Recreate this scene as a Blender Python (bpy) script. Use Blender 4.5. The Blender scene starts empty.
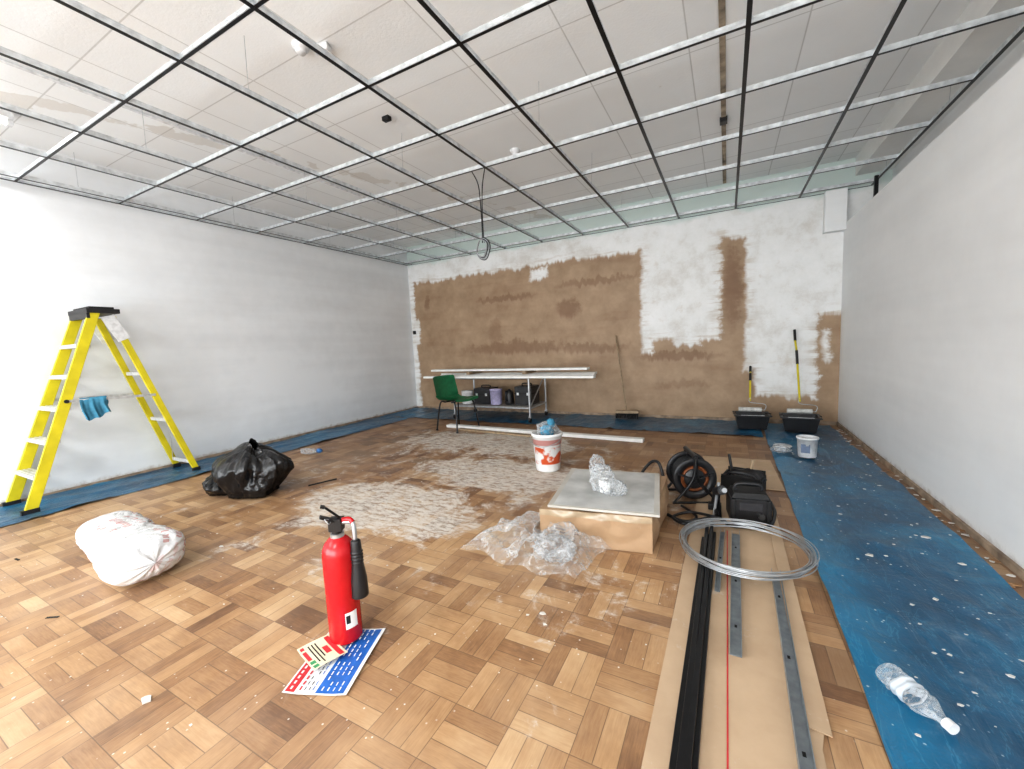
import bpy, math, random, bmesh
from mathutils import Matrix, Vector, noise
random.seed(7)
S=bpy.context.scene
S.view_settings.view_transform='Standard'
try: S.view_settings.look='Medium High Contrast'
except Exception: pass
S.view_settings.exposure=0.08
V=Vector
# ------------------------------------------------------------------ camera
def make_cam():
    c=bpy.data.cameras.new("camera"); o=bpy.data.objects.new("camera",c); S.collection.objects.link(o)
    R=V((.8846,.4643,-.0474)).normalized(); F=V((-.4664,.8790,-.0984)).normalized()
    U=R.cross(F).normalized(); R=F.cross(U)
    o.matrix_world=Matrix(((R.x,U.x,-F.x,0),(R.y,U.y,-F.y,0),(R.z,U.z,-F.z,1.05),(0,0,0,1)))
    c.sensor_width=36; c.lens=407/1024*36; c.clip_start=.02; S.camera=o
make_cam()
# ------------------------------------------------------------------ shader helpers
class T:
    def __init__(s,name):
        s.m=bpy.data.materials.new(name); s.m.use_nodes=True; s.t=s.m.node_tree; s.n=s.t.nodes; s.b=s.n['Principled BSDF']
    def link(s,a,b): s.t.links.new(a,b)
    def put(s,inp,v):
        if isinstance(v,bpy.types.NodeSocket): s.link(v,inp)
        elif isinstance(v,(tuple,list)):
            inp.default_value=(*v,1) if (len(v)==3 and inp.type=='RGBA') else v
        else: inp.default_value=v
    def ma(s,op,a,b=None,c=None,clamp=False):
        n=s.n.new('ShaderNodeMath'); n.operation=op; n.use_clamp=clamp; s.put(n.inputs[0],a)
        if b is not None: s.put(n.inputs[1],b)
        if c is not None: s.put(n.inputs[2],c)
        return n.outputs[0]
    def pos(s):
        g=s.n.new('ShaderNodeNewGeometry'); return g.outputs['Position']
    def obj(s):
        g=s.n.new('ShaderNodeTexCoord'); return g.outputs['Object']
    def sep(s,v):
        n=s.n.new('ShaderNodeSeparateXYZ'); s.link(v,n.inputs[0]); return n.outputs[0],n.outputs[1],n.outputs[2]
    def comb(s,x,y,z):
        n=s.n.new('ShaderNodeCombineXYZ'); s.put(n.inputs[0],x); s.put(n.inputs[1],y); s.put(n.inputs[2],z); return n.outputs[0]
    def noise(s,v,scale,detail=3,rough=.5,dist=0):
        n=s.n.new('ShaderNodeTexNoise'); s.link(v,n.inputs['Vector']); n.inputs['Scale'].default_value=scale; n.inputs['Detail'].default_value=detail
        n.inputs['Roughness'].default_value=rough; n.inputs['Distortion'].default_value=dist; return n.outputs['Fac']
    def wn(s,v):
        n=s.n.new('ShaderNodeTexWhiteNoise'); n.noise_dimensions='3D'; s.link(v,n.inputs['Vector']); return n.outputs['Value']
    def vor(s,v,scale,out='Distance',feat='F1'):
        n=s.n.new('ShaderNodeTexVoronoi'); n.feature=feat; s.link(v,n.inputs['Vector']); n.inputs['Scale'].default_value=scale; return n.outputs[out]
    def ramp(s,f,stops):
        n=s.n.new('ShaderNodeValToRGB'); s.put(n.inputs[0],f); e=n.color_ramp.elements
        while len(e)<len(stops): e.new(.5)
        for el,(p,c) in zip(e,stops): el.position=p; el.color=(*c,1)
        return n.outputs[0]
    def mix(s,f,a,b,mode='MIX'):
        n=s.n.new('ShaderNodeMix'); n.data_type='RGBA'; n.blend_type=mode; s.put(n.inputs[0],f); s.put(n.inputs[6],a); s.put(n.inputs[7],b); return n.outputs[2]
    def smooth(s,x,a,b,lo=0,hi=1):
        n=s.n.new('ShaderNodeMapRange'); n.interpolation_type='SMOOTHSTEP'; s.put(n.inputs[0],x); n.inputs[1].default_value=a; n.inputs[2].default_value=b; n.inputs[3].default_value=lo; n.inputs[4].default_value=hi; return n.outputs[0]
    def bump(s,h,strength=.3,dist=.01):
        n=s.n.new('ShaderNodeBump'); s.put(n.inputs['Height'],h); n.inputs['Strength'].default_value=strength; n.inputs['Distance'].default_value=dist; s.link(n.outputs[0],s.b.inputs['Normal'])
    def set(s,col=None,rough=None,metal=None):
        if col is not None: s.put(s.b.inputs['Base Color'],col)
        if rough is not None: s.put(s.b.inputs['Roughness'],rough)
        if metal is not None: s.put(s.b.inputs['Metallic'],metal)
        return s.m
def P(name,col,rough=.5,metal=0,var=.12,scale=25,bump=0):
    t=T(name); p=t.obj(); f=t.noise(p,scale,4)
    c2=tuple(max(0,c*(1-2*var)) for c in col); c1=tuple(min(1,c*(1+var)) for c in col)
    c=t.ramp(f,[(.3,c2),(.7,c1)]); t.set(c,rough,metal)
    if bump: t.bump(t.noise(p,scale*2,3),bump,.005)
    return t.m
# ------------------------------------------------------------------ materials: room
def m_floor():
    t=T("parquet"); p=t.pos(); x,y,z=t.sep(p); B=.176
    u=t.ma('DIVIDE',x,B); v=t.ma('DIVIDE',y,B)
    cx=t.ma('FLOOR',u); cy=t.ma('FLOOR',v); fx=t.ma('FRACT',u); fy=t.ma('FRACT',v)
    par=t.ma('MULTIPLY',t.ma('FRACT',t.ma('MULTIPLY',t.ma('ADD',cx,cy),.5)),2)
    par=t.ma('GREATER_THAN',par,.5); ip=t.ma('SUBTRACT',1,par)
    s=t.ma('ADD',t.ma('MULTIPLY',fx,par),t.ma('MULTIPLY',fy,ip))
    l=t.ma('ADD',t.ma('MULTIPLY',fy,par),t.ma('MULTIPLY',fx,ip))
    s3=t.ma('MULTIPLY',s,3); k=t.ma('FLOOR',s3); e=t.ma('FRACT',s3)
    r=t.wn(t.comb(cx,cy,k)); rb=t.wn(t.comb(cx,cy,17.3)); 
    d1=t.ma('MULTIPLY',t.ma('MINIMUM',e,t.ma('SUBTRACT',1,e)),B/3)
    d2=t.ma('MULTIPLY',t.ma('MINIMUM',l,t.ma('SUBTRACT',1,l)),B)
    d=t.ma('MINIMUM',d1,d2); gap=t.smooth(d,.0004,.0018,1,0)
    gv=t.comb(t.ma('ADD',t.ma('MULTIPLY',s3,7),t.ma('MULTIPLY',r,40)),t.ma('MULTIPLY',l,1.6),t.ma('MULTIPLY',r,90))
    g=t.noise(gv,1.6,5,.65,.6)
    big=t.noise(p,.9,3,.5); mid=t.noise(p,5,4,.6)
    f=t.ma('ADD',t.ma('MULTIPLY',r,.46),t.ma('MULTIPLY',rb,.34)); f=t.ma('ADD',f,t.ma('MULTIPLY',g,.50)); f=t.ma('SUBTRACT',f,.17)
    f=t.ma('ADD',f,t.ma('MULTIPLY',t.ma('SUBTRACT',mid,.5),.9))
    c=t.ramp(f,[(.05,(.150,.072,.034)),(.30,(.290,.155,.072)),(.58,(.430,.258,.128)),(.95,(.58,.395,.225))])
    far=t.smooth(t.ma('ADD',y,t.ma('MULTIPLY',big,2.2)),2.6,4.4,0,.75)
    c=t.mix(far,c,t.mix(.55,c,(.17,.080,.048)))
    c=t.mix(t.ma('MULTIPLY',gap,.75),c,(.10,.055,.03))
    db=t.ma('GREATER_THAN',rb,.955); c=t.mix(t.ma('MULTIPLY',db,.55),c,(.11,.055,.03))
    def ell(a,b,rx,ry):
        dx=t.ma('DIVIDE',t.ma('SUBTRACT',x,a),rx); dy=t.ma('DIVIDE',t.ma('SUBTRACT',y,b),ry)
        return t.smooth(t.ma('SQRT',t.ma('ADD',t.ma('MULTIPLY',dx,dx),t.ma('MULTIPLY',dy,dy))),.25,1.15,1,0)
    m=t.ma('MAXIMUM',ell(-2.05,1.95,1.1,.62),ell(-1.6,2.8,1.3,.6))
    m=t.ma('MAXIMUM',m,t.ma('MULTIPLY',ell(-2.3,3.7,1.8,.8),.9))
    m=t.ma('MAXIMUM',m,t.ma('MULTIPLY',ell(-.55,1.45,.40,.45),.5))
    m=t.ma('MAXIMUM',m,t.ma('MULTIPLY',ell(-1.8,2.6,3.2,2.6),.45))
    n2=t.noise(p,3.6,7,.74,.5)
    m=t.smooth(t.ma('ADD',t.ma('MULTIPLY',m,.42),n2),.68,.84,0,.92)
    fine=t.noise(t.comb(t.ma('MULTIPLY',x,1.0),t.ma('MULTIPLY',y,2.6),0),12,6,.8)
    m=t.ma('MULTIPLY',m,t.smooth(fine,.38,.56,.22,1))
    c=t.mix(m,c,(.66,.62,.56))
    film=t.smooth(t.noise(p,1.3,5,.65),.38,.68,.02,.13); c=t.mix(film,c,(.54,.50,.44))
    sp=t.vor(p,26); spn=t.noise(p,2.2,3)
    spk=t.ma('MULTIPLY',t.smooth(sp,.05,.10,1,0),t.smooth(spn,.42,.56,0,.85)); c=t.mix(spk,c,(.72,.69,.63))
    t.set(c,t.ma('ADD',t.ma('MULTIPLY',mid,.25),t.ma('ADD',.36,t.ma('MULTIPLY',m,.35))))
    t.bump(t.ma('ADD',t.ma('MULTIPLY',gap,-1),t.ma('MULTIPLY',t.ma('ADD',g,t.ma('MULTIPLY',r,1.2)),.25)),.25,.002)
    return t.m
def m_white(name,col,dirty=.06):
    t=T(name); p=t.pos(); a=t.noise(p,1.1,4,.6); b=t.noise(p,9,4,.6); x,y,z=t.sep(p)
    st=t.noise(t.comb(t.ma('MULTIPLY',x,.35),t.ma('MULTIPLY',y,.35),t.ma('MULTIPLY',z,4.5)),1.3,3)
    f=t.ma('ADD',t.ma('MULTIPLY',a,.45),t.ma('ADD',t.ma('MULTIPLY',b,.15),t.ma('MULTIPLY',st,.40)))
    lo=tuple(c*(1-dirty*2.4) for c in col)
    c=t.ramp(f,[(.38,lo),(.60,col)])
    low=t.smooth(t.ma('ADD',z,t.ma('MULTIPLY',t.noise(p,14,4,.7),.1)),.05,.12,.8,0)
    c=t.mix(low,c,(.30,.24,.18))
    t.set(c,.55); t.bump(t.noise(p,160,3),.12,.003); return t.m
def m_back():
    t=T("part_painted_wall"); p=t.pos(); x0,_,z0=t.sep(p)
    n1=t.ma('SUBTRACT',t.noise(p,2.5,4,.6),.5); n2=t.ma('SUBTRACT',t.noise(p,14,5,.75),.5)
    br=t.ma('SUBTRACT',t.noise(t.comb(t.ma('MULTIPLY',x0,9),0,t.ma('MULTIPLY',z0,.8)),1.5,3),.5)
    hr=t.ma('SUBTRACT',t.noise(t.comb(t.ma('MULTIPLY',x0,1.2),0,t.ma('MULTIPLY',z0,11)),1.6,4,.65),.5)
    x=t.ma('ADD',x0,t.ma('ADD',t.ma('MULTIPLY',n1,.14),t.ma('ADD',t.ma('MULTIPLY',n2,.05),t.ma('MULTIPLY',hr,.10))))
    z=t.ma('ADD',z0,t.ma('ADD',t.ma('MULTIPLY',br,.20),t.ma('ADD',t.ma('MULTIPLY',n2,.08),t.ma('MULTIPLY',n1,.08))))
    def rect(a,b,c,d):
        return t.ma('MINIMUM',t.ma('MINIMUM',t.ma('SUBTRACT',x,a),t.ma('SUBTRACT',b,x)),t.ma('MINIMUM',t.ma('SUBTRACT',z,c),t.ma('SUBTRACT',d,z)))
    A=rect(-4.76,-.99,-1,2.16); Bm=rect(-1.5,1.3,-1,1.0); Wm=rect(.13,.90,.62,1.6); Wm2=rect(.30,.90,.30,.8)
    Sx=rect(-.07,.19,-1,2.17); Rr=rect(.88,1.3,-1,1.22)
    W2=rect(-.62,-.28,.93,1.2); W4=rect(-.99,-.85,.85,1.2)
    Bm=t.ma('MINIMUM',Bm,t.ma('MULTIPLY',t.ma('MAXIMUM',t.ma('MAXIMUM',Wm,Wm2),t.ma('MAXIMUM',W2,W4)),-1))
    u=t.ma('MAXIMUM',t.ma('MAXIMUM',A,Bm),t.ma('MAXIMUM',Sx,Rr))
    for (a,b,c,d) in ((-2.55,-2.3,1.97,2.12),(-4.86,-4.68,1.15,1.55),(.93,.99,.70,1.05)):
        u=t.ma('MINIMUM',u,t.ma('MULTIPLY',rect(a,b,c,d),-1))
    mask=t.smooth(t.ma('ADD',u,t.ma('MULTIPLY',n2,.10)),-.03,.03)
    base=t.ramp(t.noise(p,5,5,.65),[(.3,(.31,.21,.13)),(.7,(.43,.305,.20))])
    hb=t.noise(t.comb(t.ma('MULTIPLY',x0,.5),0,t.ma('MULTIPLY',z0,3.2)),1.7,3)
    base=t.mix(t.smooth(hb,.5,.68,0,.30),base,(.24,.135,.075))
    def blob(a,b,rx,rz,k):
        dx=t.ma('DIVIDE',t.ma('SUBTRACT',x,a),rx); dz=t.ma('DIVIDE',t.ma('SUBTRACT',z,b),rz)
        return t.smooth(t.ma('ADD',t.ma('ADD',t.ma('MULTIPLY',dx,dx),t.ma('MULTIPLY',dz,dz)),t.ma('MULTIPLY',n2,1.6)),.1,1.5,k,0)
    for a in ((-1.98,1.52,.2,.14,.7),(-2.9,1.0,.9,.10,.65),(-1.7,.95,.6,.07,.5),(-1.6,1.85,.6,.05,.5),(-3.0,1.75,.5,.05,.55),(.05,1.6,.10,.5,.7),(-.55,.8,.5,.06,.6),(-3.2,1.25,.12,.2,.4),(-4.5,1.8,.05,.12,.6),(-.5,.45,.35,.05,.3)):
        base=t.mix(blob(*a),base,(.19,.10,.053))
    white=t.ramp(t.ma('ADD',t.noise(p,3,5,.65),t.ma('MULTIPLY',n2,.3)),[(.32,(.66,.64,.61)),(.5,(.79,.79,.78)),(.7,(.85,.85,.85))])
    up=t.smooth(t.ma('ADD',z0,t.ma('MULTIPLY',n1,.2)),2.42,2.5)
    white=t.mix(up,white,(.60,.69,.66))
    thin=t.smooth(t.noise(p,5.5,5,.7),.58,.72,0,.30); thin=t.ma('MULTIPLY',thin,t.smooth(z0,1.9,2.3,1,0)); white=t.mix(thin,white,(.52,.44,.36))
    near=t.ma('MULTIPLY',t.smooth(u,-.16,0,0,1),t.smooth(hr,-.02,.12,0,.45)); white=t.mix(near,white,(.42,.32,.22))
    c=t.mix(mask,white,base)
    t.set(c,.6); t.bump(t.ma('ADD',t.ma('MULTIPLY',mask,-.5),t.noise(p,60,3)),.2,.003); return t.m
def m_ceil():
    t=T("old_ceiling_tile"); p=t.pos(); x,y,z=t.sep(p)
    X_=t.ma('DIVIDE',t.ma('ADD',x,.21),.61); Y_=t.ma('DIVIDE',t.ma('ADD',y,.12),.61)
    u=t.ma('FRACT',X_); v=t.ma('FRACT',Y_)
    du=t.ma('MINIMUM',u,t.ma('SUBTRACT',1,u)); dv=t.ma('MINIMUM',v,t.ma('SUBTRACT',1,v)); d=t.ma('MINIMUM',du,dv)
    j=t.smooth(d,.003,.010,.42,0)
    r=t.wn(t.comb(t.ma('FLOOR',X_),t.ma('FLOOR',Y_),1))
    n1=t.noise(p,1.5,5,.6)
    c=t.ramp(t.ma('ADD',t.ma('MULTIPLY',n1,.7),t.ma('MULTIPLY',r,.3)),[(.25,(.82,.83,.83)),(.7,(.89,.90,.90))])
    c=t.mix(j,c,(.28,.27,.25))
    pn=t.noise(p,3.1,4,.6)
    q=t.ma('SUBTRACT',t.ma('SUBTRACT',x,-4.0),t.ma('MULTIPLY',t.ma('SUBTRACT',y,1.2),.42))
    band=t.smooth(t.ma('ABSOLUTE',q),.03,.20,1,0)
    m=t.smooth(t.ma('ADD',pn,t.ma('MULTIPLY',band,.26)),.72,.76,0,.35)
    c=t.mix(m,c,(.50,.44,.36))
    t.set(c,.75); t.bump(t.noise(p,70,3),.3,.004); return t.m
def m_sheet():
    t=T("blue_polythene"); p=t.pos(); n1=t.noise(p,1.3,5,.6,.4); n2=t.noise(p,7,5,.65,.5); x,y,z=t.sep(p)
    f=t.ma('ADD',t.ma('MULTIPLY',n1,.65),t.ma('MULTIPLY',n2,.35))
    c=t.ramp(f,[(.36,(.008,.050,.105)),(.50,(.012,.098,.195)),(.60,(.020,.16,.29)),(.72,(.05,.26,.41))])
    ed=t.smooth(t.ma('ABSOLUTE',t.ma('SUBTRACT',x,.38)),.0,.20,.5,0); c=t.mix(ed,c,(.02,.22,.40))
    w=t.noise(t.comb(*[t.ma('MULTIPLY',q,k) for q,k in zip((x,y,z),(2.6,.7,1))]),4,5,.6,.6)
    cr=t.smooth(t.ma('ABSOLUTE',t.ma('SUBTRACT',w,.5)),.0,.012,.22,0); c=t.mix(cr,c,(.12,.36,.50))
    s=t.vor(p,11); s2=t.vor(p,34)
    m=t.ma('MAXIMUM',t.smooth(s,.03,.06,.8,0),t.ma('MULTIPLY',t.smooth(s2,.08,.15,.9,0),t.smooth(n2,.48,.58,0,.8)))
    c=t.mix(m,c,(.68,.72,.72))
    dust=t.smooth(t.noise(p,4,6,.75),.54,.75,0,.30); c=t.mix(dust,c,(.34,.43,.48))
    t.set(c,.28)
    t.bump(t.ma('ADD',w,t.ma('MULTIPLY',n2,.6)),.7,.02); return t.m
MF=m_floor(); MB=m_back(); MC=m_ceil(); MS=m_sheet()
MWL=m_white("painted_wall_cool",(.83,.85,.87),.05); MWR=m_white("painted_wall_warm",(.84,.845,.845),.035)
TRIM=P("trim_grime",(.35,.27,.2),.7,0,.25,12)
# ------------------------------------------------------------------ mesh builder
class M:
    def __init__(s): s.v=[];s.f=[];s.mi=[];s.sm=[];s.mats=[]
    def _m(s,m):
        if m not in s.mats: s.mats.append(m)
        return s.mats.index(m)
    def add(s,vs,fs,m,smooth=False):
        o=len(s.v); k=s._m(m); s.v+= [tuple(v) for v in vs]
        for f in fs: s.f.append(tuple(o+i for i in f)); s.mi.append(k); s.sm.append(smooth)
    def box(s,c,d,m,R=None,taper=1.0):
        vs=[]
        for z in (-.5,.5):
            k=1 if z<0 else taper
            for x,y in ((-.5,-.5),(.5,-.5),(.5,.5),(-.5,.5)):
                q=V((x*d[0]*k,y*d[1]*k,z*d[2])); 
                if R is not None: q=R@q
                vs.append(V(c)+q)
        s.add(vs,[(0,3,2,1),(4,5,6,7),(0,1,5,4),(1,2,6,5),(2,3,7,6),(3,0,4,7)],m)
    def beam(s,a,b,w,h,m,up=(0,0,1)):
        a=V(a);b=V(b);d=(b-a); L=d.length; d.normalize(); x=d.cross(V(up)); 
        if x.length<1e-4: x=V((1,0,0))
        x.normalize(); u=x.cross(d)
        R=Matrix((x,d,u)).transposed(); s.box((a+b)/2,(w,L,h),m,R)
    def cyl(s,a,b,r,m,r2=None,seg=16,cap=True):
        a=V(a);b=V(b);r2=r if r2 is None else r2; d=(b-a).normalized(); x=d.orthogonal().normalized(); y=d.cross(x)
        vs=[];
        for c,rr in ((a,r),(b,r2)):
            for i in range(seg):
                t=2*math.pi*i/seg; vs.append(c+(x*math.cos(t)+y*math.sin(t))*rr)
        s.add(vs,[(i,(i+1)%seg,seg+(i+1)%seg,seg+i) for i in range(seg)],m,True)
        if cap:
            s.add(vs[:seg],[tuple(range(seg))[::-1]],m); s.add(vs[seg:],[tuple(range(seg))],m)
    def lathe(s,prof,o,m,seg=24,axis=(0,0,1)):
        d=V(axis).normalized(); x=d.orthogonal().normalized() if abs(d.z)<.99 else V((1,0,0)); y=d.cross(x); vs=[]; n=len(prof)
        for r,z in prof:
            for i in range(seg):
                t=2*math.pi*i/seg; vs.append(V(o)+d*z+(x*math.cos(t)+y*math.sin(t))*max(r,1e-4))
        s.add(vs,[(j*seg+i,j*seg+(i+1)%seg,(j+1)*seg+(i+1)%seg,(j+1)*seg+i) for j in range(n-1) for i in range(seg)],m,True)
    def tube(s,pts,r,m,seg=8,sub=6,closed=False):
        P_=[V(p) for p in pts]; n=len(P_); out=[]
        rng=range(n) if closed else range(n-1)
        for i in rng:
            if closed: p0,p1,p2,p3=P_[i-1],P_[i],P_[(i+1)%n],P_[(i+2)%n]
            else: p0=P_[max(i-1,0)];p1=P_[i];p2=P_[i+1];p3=P_[min(i+2,n-1)]
            for k in range(sub):
                t=k/sub; out.append(.5*((2*p1)+(p2-p0)*t+(2*p0-5*p1+4*p2-p3)*t*t+(3*p1-p0-3*p2+p3)*t**3))
        if not closed: out.append(P_[-1])
        N=len(out); vs=[]; prev=None
        for i in range(N):
            d=(out[(i+1)%N]-out[i-1]) if closed else (out[min(i+1,N-1)]-out[max(i-1,0)])
            if d.length<1e-7: d=V((0,0,1))
            d.normalize()
            if prev is None: x=d.orthogonal().normalized()
            else:
                x=prev-d*prev.dot(d); x=x.normalized() if x.length>1e-5 else d.orthogonal().normalized()
            prev=x; y=d.cross(x)
            for j in range(seg):
                t=2*math.pi*j/seg; vs.append(out[i]+(x*math.cos(t)+y*math.sin(t))*r)
        rg=N if closed else N-1
        s.add(vs,[(i*seg+j,i*seg+(j+1)%seg,((i+1)%N)*seg+(j+1)%seg,((i+1)%N)*seg+j) for i in range(rg) for j in range(seg)],m,True)
        if not closed:
            s.add(vs[:seg],[tuple(range(seg))[::-1]],m); s.add(vs[-seg:],[tuple(range(seg))],m)
    def grid(s,fn,nu,nv,m,smooth=True):
        vs=[fn(i/nu,j/nv) for j in range(nv+1) for i in range(nu+1)]
        s.add(vs,[(j*(nu+1)+i,j*(nu+1)+i+1,(j+1)*(nu+1)+i+1,(j+1)*(nu+1)+i) for j in range(nv) for i in range(nu)],m,smooth)
    def blob(s,c,d,m,sub=4,amp=.15,freq=2.5,seed=0,ridge=False,flat=0,smooth=True,box=0):
        bm=bmesh.new(); bmesh.ops.create_icosphere(bm,subdivisions=sub,radius=1)
        bm.verts.ensure_lookup_table(); vs=[]
        for v in bm.verts:
            q=v.co.normalized()
            if box:
                k=max(abs(q.x),abs(q.y),abs(q.z)); q=q*(1-box)+q/k*box*.85
            nn=noise.noise(q*freq+V((seed*3.1,seed,seed*.7)))
            if ridge:
                a=noise.noise(q*freq*2.1+V((seed,9,seed))); b_=noise.noise(q*freq*4.7+V((seed,3,seed)))
                nn=nn*.6+(.5-abs(a)*2)*.5+(.25-abs(b_))*.35
            q=q*(1+amp*nn); z=q.z
            if flat and z<-flat: z=-flat+ (z+flat)*.05
            vs.append(V(c)+V((q.x*d[0],q.y*d[1],z*d[2])))
        fs=[tuple(v.index for v in f.verts) for f in bm.faces]; bm.free(); s.add(vs,fs,m,smooth)
    def done(s,name,bevel=0,rot=None):
        me=bpy.data.meshes.new(name); me.from_pydata(s.v,[],s.f); 
        for m in s.mats: me.materials.append(m)
        me.polygons.foreach_set('material_index',s.mi); me.polygons.foreach_set('use_smooth',s.sm); me.update()
        xs=[v.co.x for v in me.vertices];ys=[v.co.y for v in me.vertices];zs=[v.co.z for v in me.vertices]
        o=V(((min(xs)+max(xs))/2,(min(ys)+max(ys))/2,min(zs))); me.transform(Matrix.Translation(-o))
        ob=bpy.data.objects.new(name,me); ob.location=o; S.collection.objects.link(ob)
        if bevel:
            b=ob.modifiers.new("bevel",'BEVEL'); b.width=bevel; b.segments=2; b.limit_method='ANGLE'; b.angle_limit=math.radians(50)
        return ob
def slab(name,a,b,m):
    k=M(); k.box([(a[i]+b[i])/2 for i in range(3)],[b[i]-a[i] for i in range(3)],m); return k.done(name)
def Rz(a): return Matrix.Rotation(math.radians(a),3,'Z')
def RR(x,y,z): return Matrix.Rotation(math.radians(z),3,'Z')@Matrix.Rotation(math.radians(y),3,'Y')@Matrix.Rotation(math.radians(x),3,'X')
# ------------------------------------------------------------------ common materials
BLK=P("black_plastic",(.018,.018,.02),.4); BLKM=P("black_matt",(.012,.012,.013),.65); BLKR=P("black_painted_steel",(.008,.008,.009),.35)
GALV=P("galvanised_steel",(.74,.77,.79),.32,.6,.14,22); ALU=P("aluminium",(.68,.69,.70),.4,.4,.12,30); SILV=P("steel_wire",(.52,.54,.56),.35,.8,.1)
YEL=P("yellow_fibreglass",(.66,.56,.02),.4,0,.10,8); WHT=P("white_plastic",(.76,.77,.78),.45); RED=P("red_enamel",(.48,.010,.015),.25,0,.05)
PAP=P("white_paper",(.80,.80,.79),.6,0,.04); REDP=P("red_print",(.62,.04,.05),.5); BLUP=P("blue_print",(.02,.14,.48),.5); CRM=P("cream_card",(.75,.72,.52),.6,0,.04); GRNP=P("green_print",(.05,.3,.12),.5)
ORG=P("orange_cable",(.33,.11,.04),.5,0,.25); BLUC=P("blue_cloth",(.06,.25,.38),.8,0,.2,20,.3); GRN=P("green_polypropylene",(.01,.14,.055),.4); WOOD=P("weathered_wood",(.34,.25,.16),.6); WPNT=P("white_painted_timber",(.80,.80,.78),.5,0,.06,10)
LAMP=T("lamp_glow"); LAMP.b.inputs['Emission Color'].default_value=(1,.98,.95,1); LAMP.b.inputs['Emission Strength'].default_value=9; LAMP.set((.9,.9,.9)); LAMP=LAMP.m
def clearplastic(name,dens,col=(.82,.85,.87)):
    t=T(name); p=t.pos(); n=t.noise(p,18,5,.7,1.5); t.set(col,.16); t.bump(n,.8,.02)
    tr=t.n.new('ShaderNodeBsdfTransparent'); mx=t.n.new('ShaderNodeMixShader'); out=t.n['Material Output']
    lw=t.n.new('ShaderNodeLayerWeight'); lw.inputs[0].default_value=.5
    f=t.ma('ADD',t.ma('MULTIPLY',lw.outputs['Facing'],.38),t.smooth(n,.45,.68,dens,dens+.30),clamp=True)
    t.link(f,mx.inputs[0]); t.link(tr.outputs[0],mx.inputs[1]); t.link(t.b.outputs[0],mx.inputs[2]); t.link(mx.outputs[0],out.inputs[0]); return t.m
CLR=clearplastic("clear_polythene",.05); CLR2=clearplastic("clear_polythene_thick",.07)
# ------------------------------------------------------------------ ROOM
slab("floor",(-4.96,-3.1,-.1),(1.55,5.64,0),MF)
slab("wall_left",(-4.96,-3,0),(-4.86,5.54,2.9),MWL)
slab("wall_right",(1.08,-3,0),(1.55,5.54,2.13),MWR)
slab("wall_right_upper",(1.45,-3,2.13),(1.55,5.54,2.9),MWR)
slab("wall_back",(-4.96,5.54,0),(1.55,5.64,2.9),MB)
slab("wall_front",(-4.96,-3.1,0),(1.55,-3.0,2.9),MWR)
slab("ceiling",(-4.96,-3.1,2.78),(1.55,5.64,2.9),MC)
slab("trim_beam",(1.16,-3,2.60),(1.45,5.54,2.78),m_white("beam_paint",(.84,.84,.82)))
slab("trim_boxing",(.90,5.43,2.06),(1.08,5.54,2.47),MWR)
slab("baseboard_left",(-4.86,-3,0),(-4.845,5.54,.03),TRIM)
slab("baseboard_back",(-4.86,5.525,0),(1.08,5.54,.035),TRIM)
slab("baseboard_right",(1.065,-3,0),(1.08,5.54,.035),TRIM)
# suspended grid
g=M(); ZG=2.475
def tee(a,b,long):
    a=V(a);b=V(b); zo=0 if long else .0015
    g.beam(a+V((0,0,zo)),b+V((0,0,zo)),.022 if long else .015,.0012,BLKR)
    g.beam(a+V((0,0,zo+.0014)),b+V((0,0,zo+.0014)),.0216,.0012,GALV)
    g.beam(a+V((0,0,.016)),b+V((0,0,.016)),.0025,.030,GALV)
    g.beam(a+V((0,0,.031)),b+V((0,0,.031)),.006,.008,GALV)
for k in range(-8,3):
    x=.083+.603*k; tee((x,-2.98,ZG),(x,5.52,ZG),True)
for k in range(-6,8):
    y=1.15+.608*k; tee((-4.84,y,ZG),(1.30,y,ZG),False)
g.beam((-4.848,-2.98,ZG),(-4.848,5.53,ZG),.022,.002,BLKR); g.beam((-4.857,-2.98,ZG+.012),(-4.857,5.53,ZG+.012),.002,.024,GALV)
g.beam((-4.85,5.53,ZG),(1.3,5.53,ZG),.02,.002,BLKR)
for kx in range(-8,3,2):
    for ky in range(-4,8,2):
        x=.083+.603*kx; y=1.17+.606*ky+.3; g.cyl((x,y,ZG+.033),(x+.01,y,2.78),.0015,SILV,seg=5)
g.beam((1.27,5.3,2.3),(1.27,5.3,2.5),.03,.03,BLKR)
g.done("suspended_ceiling_grid")
BRN=P("brown_batten",(.40,.33,.25),.8,0,.35,9)
b=M(); b.box((-.03,3.2,2.776),(.034,4.6,.010),BRN)
for y in (1.2,2.45,3.9): b.box((-.03,y,2.757),(.055,.065,.038),BLK)
b.done("ceiling_batten",.002)
b=M(); b.box((-2.25,2.45,2.765),(.06,.04,.03),BLKM); b.box((-2.25,2.45,2.748),(.03,.02,.008),BLK); b.done("cable_box",.003)
b=M(); b.tube([(-3.6,-.5,2.765),(-3.6,2,2.765),(-3.6,5.4,2.765)],.010,WHT,6); b.done("ceiling_conduit")
def detector(x,y):
    d=M(); d.lathe([(.001,-.045),(.022,-.045),(.028,-.037),(.030,-.025),(.042,-.022),(.046,-.008),(.046,.0)],(x,y,2.78),WHT); d.done("smoke_detector")
detector(-2.13,1.67); detector(-1.69,3.45)
b=M(); b.box((-2.03,1.73,2.760),(.09,.05,.04),WHT,Rz(20)); b.done("junction_box",.006)
def batten(x,y0,y1):
    d=M(); d.box((x,(y0+y1)/2,2.745),(.10,y1-y0,.06),WHT); d.cyl((x,y0+.03,2.70),(x,y1-.03,2.70),.016,LAMP,seg=10)
    for y in (y0+.015,y1-.015): d.box((x,y,2.705),(.05,.03,.05),WHT)
    d.done("fluorescent_batten",.004)
batten(-4.30,-.4,1.05)
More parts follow.
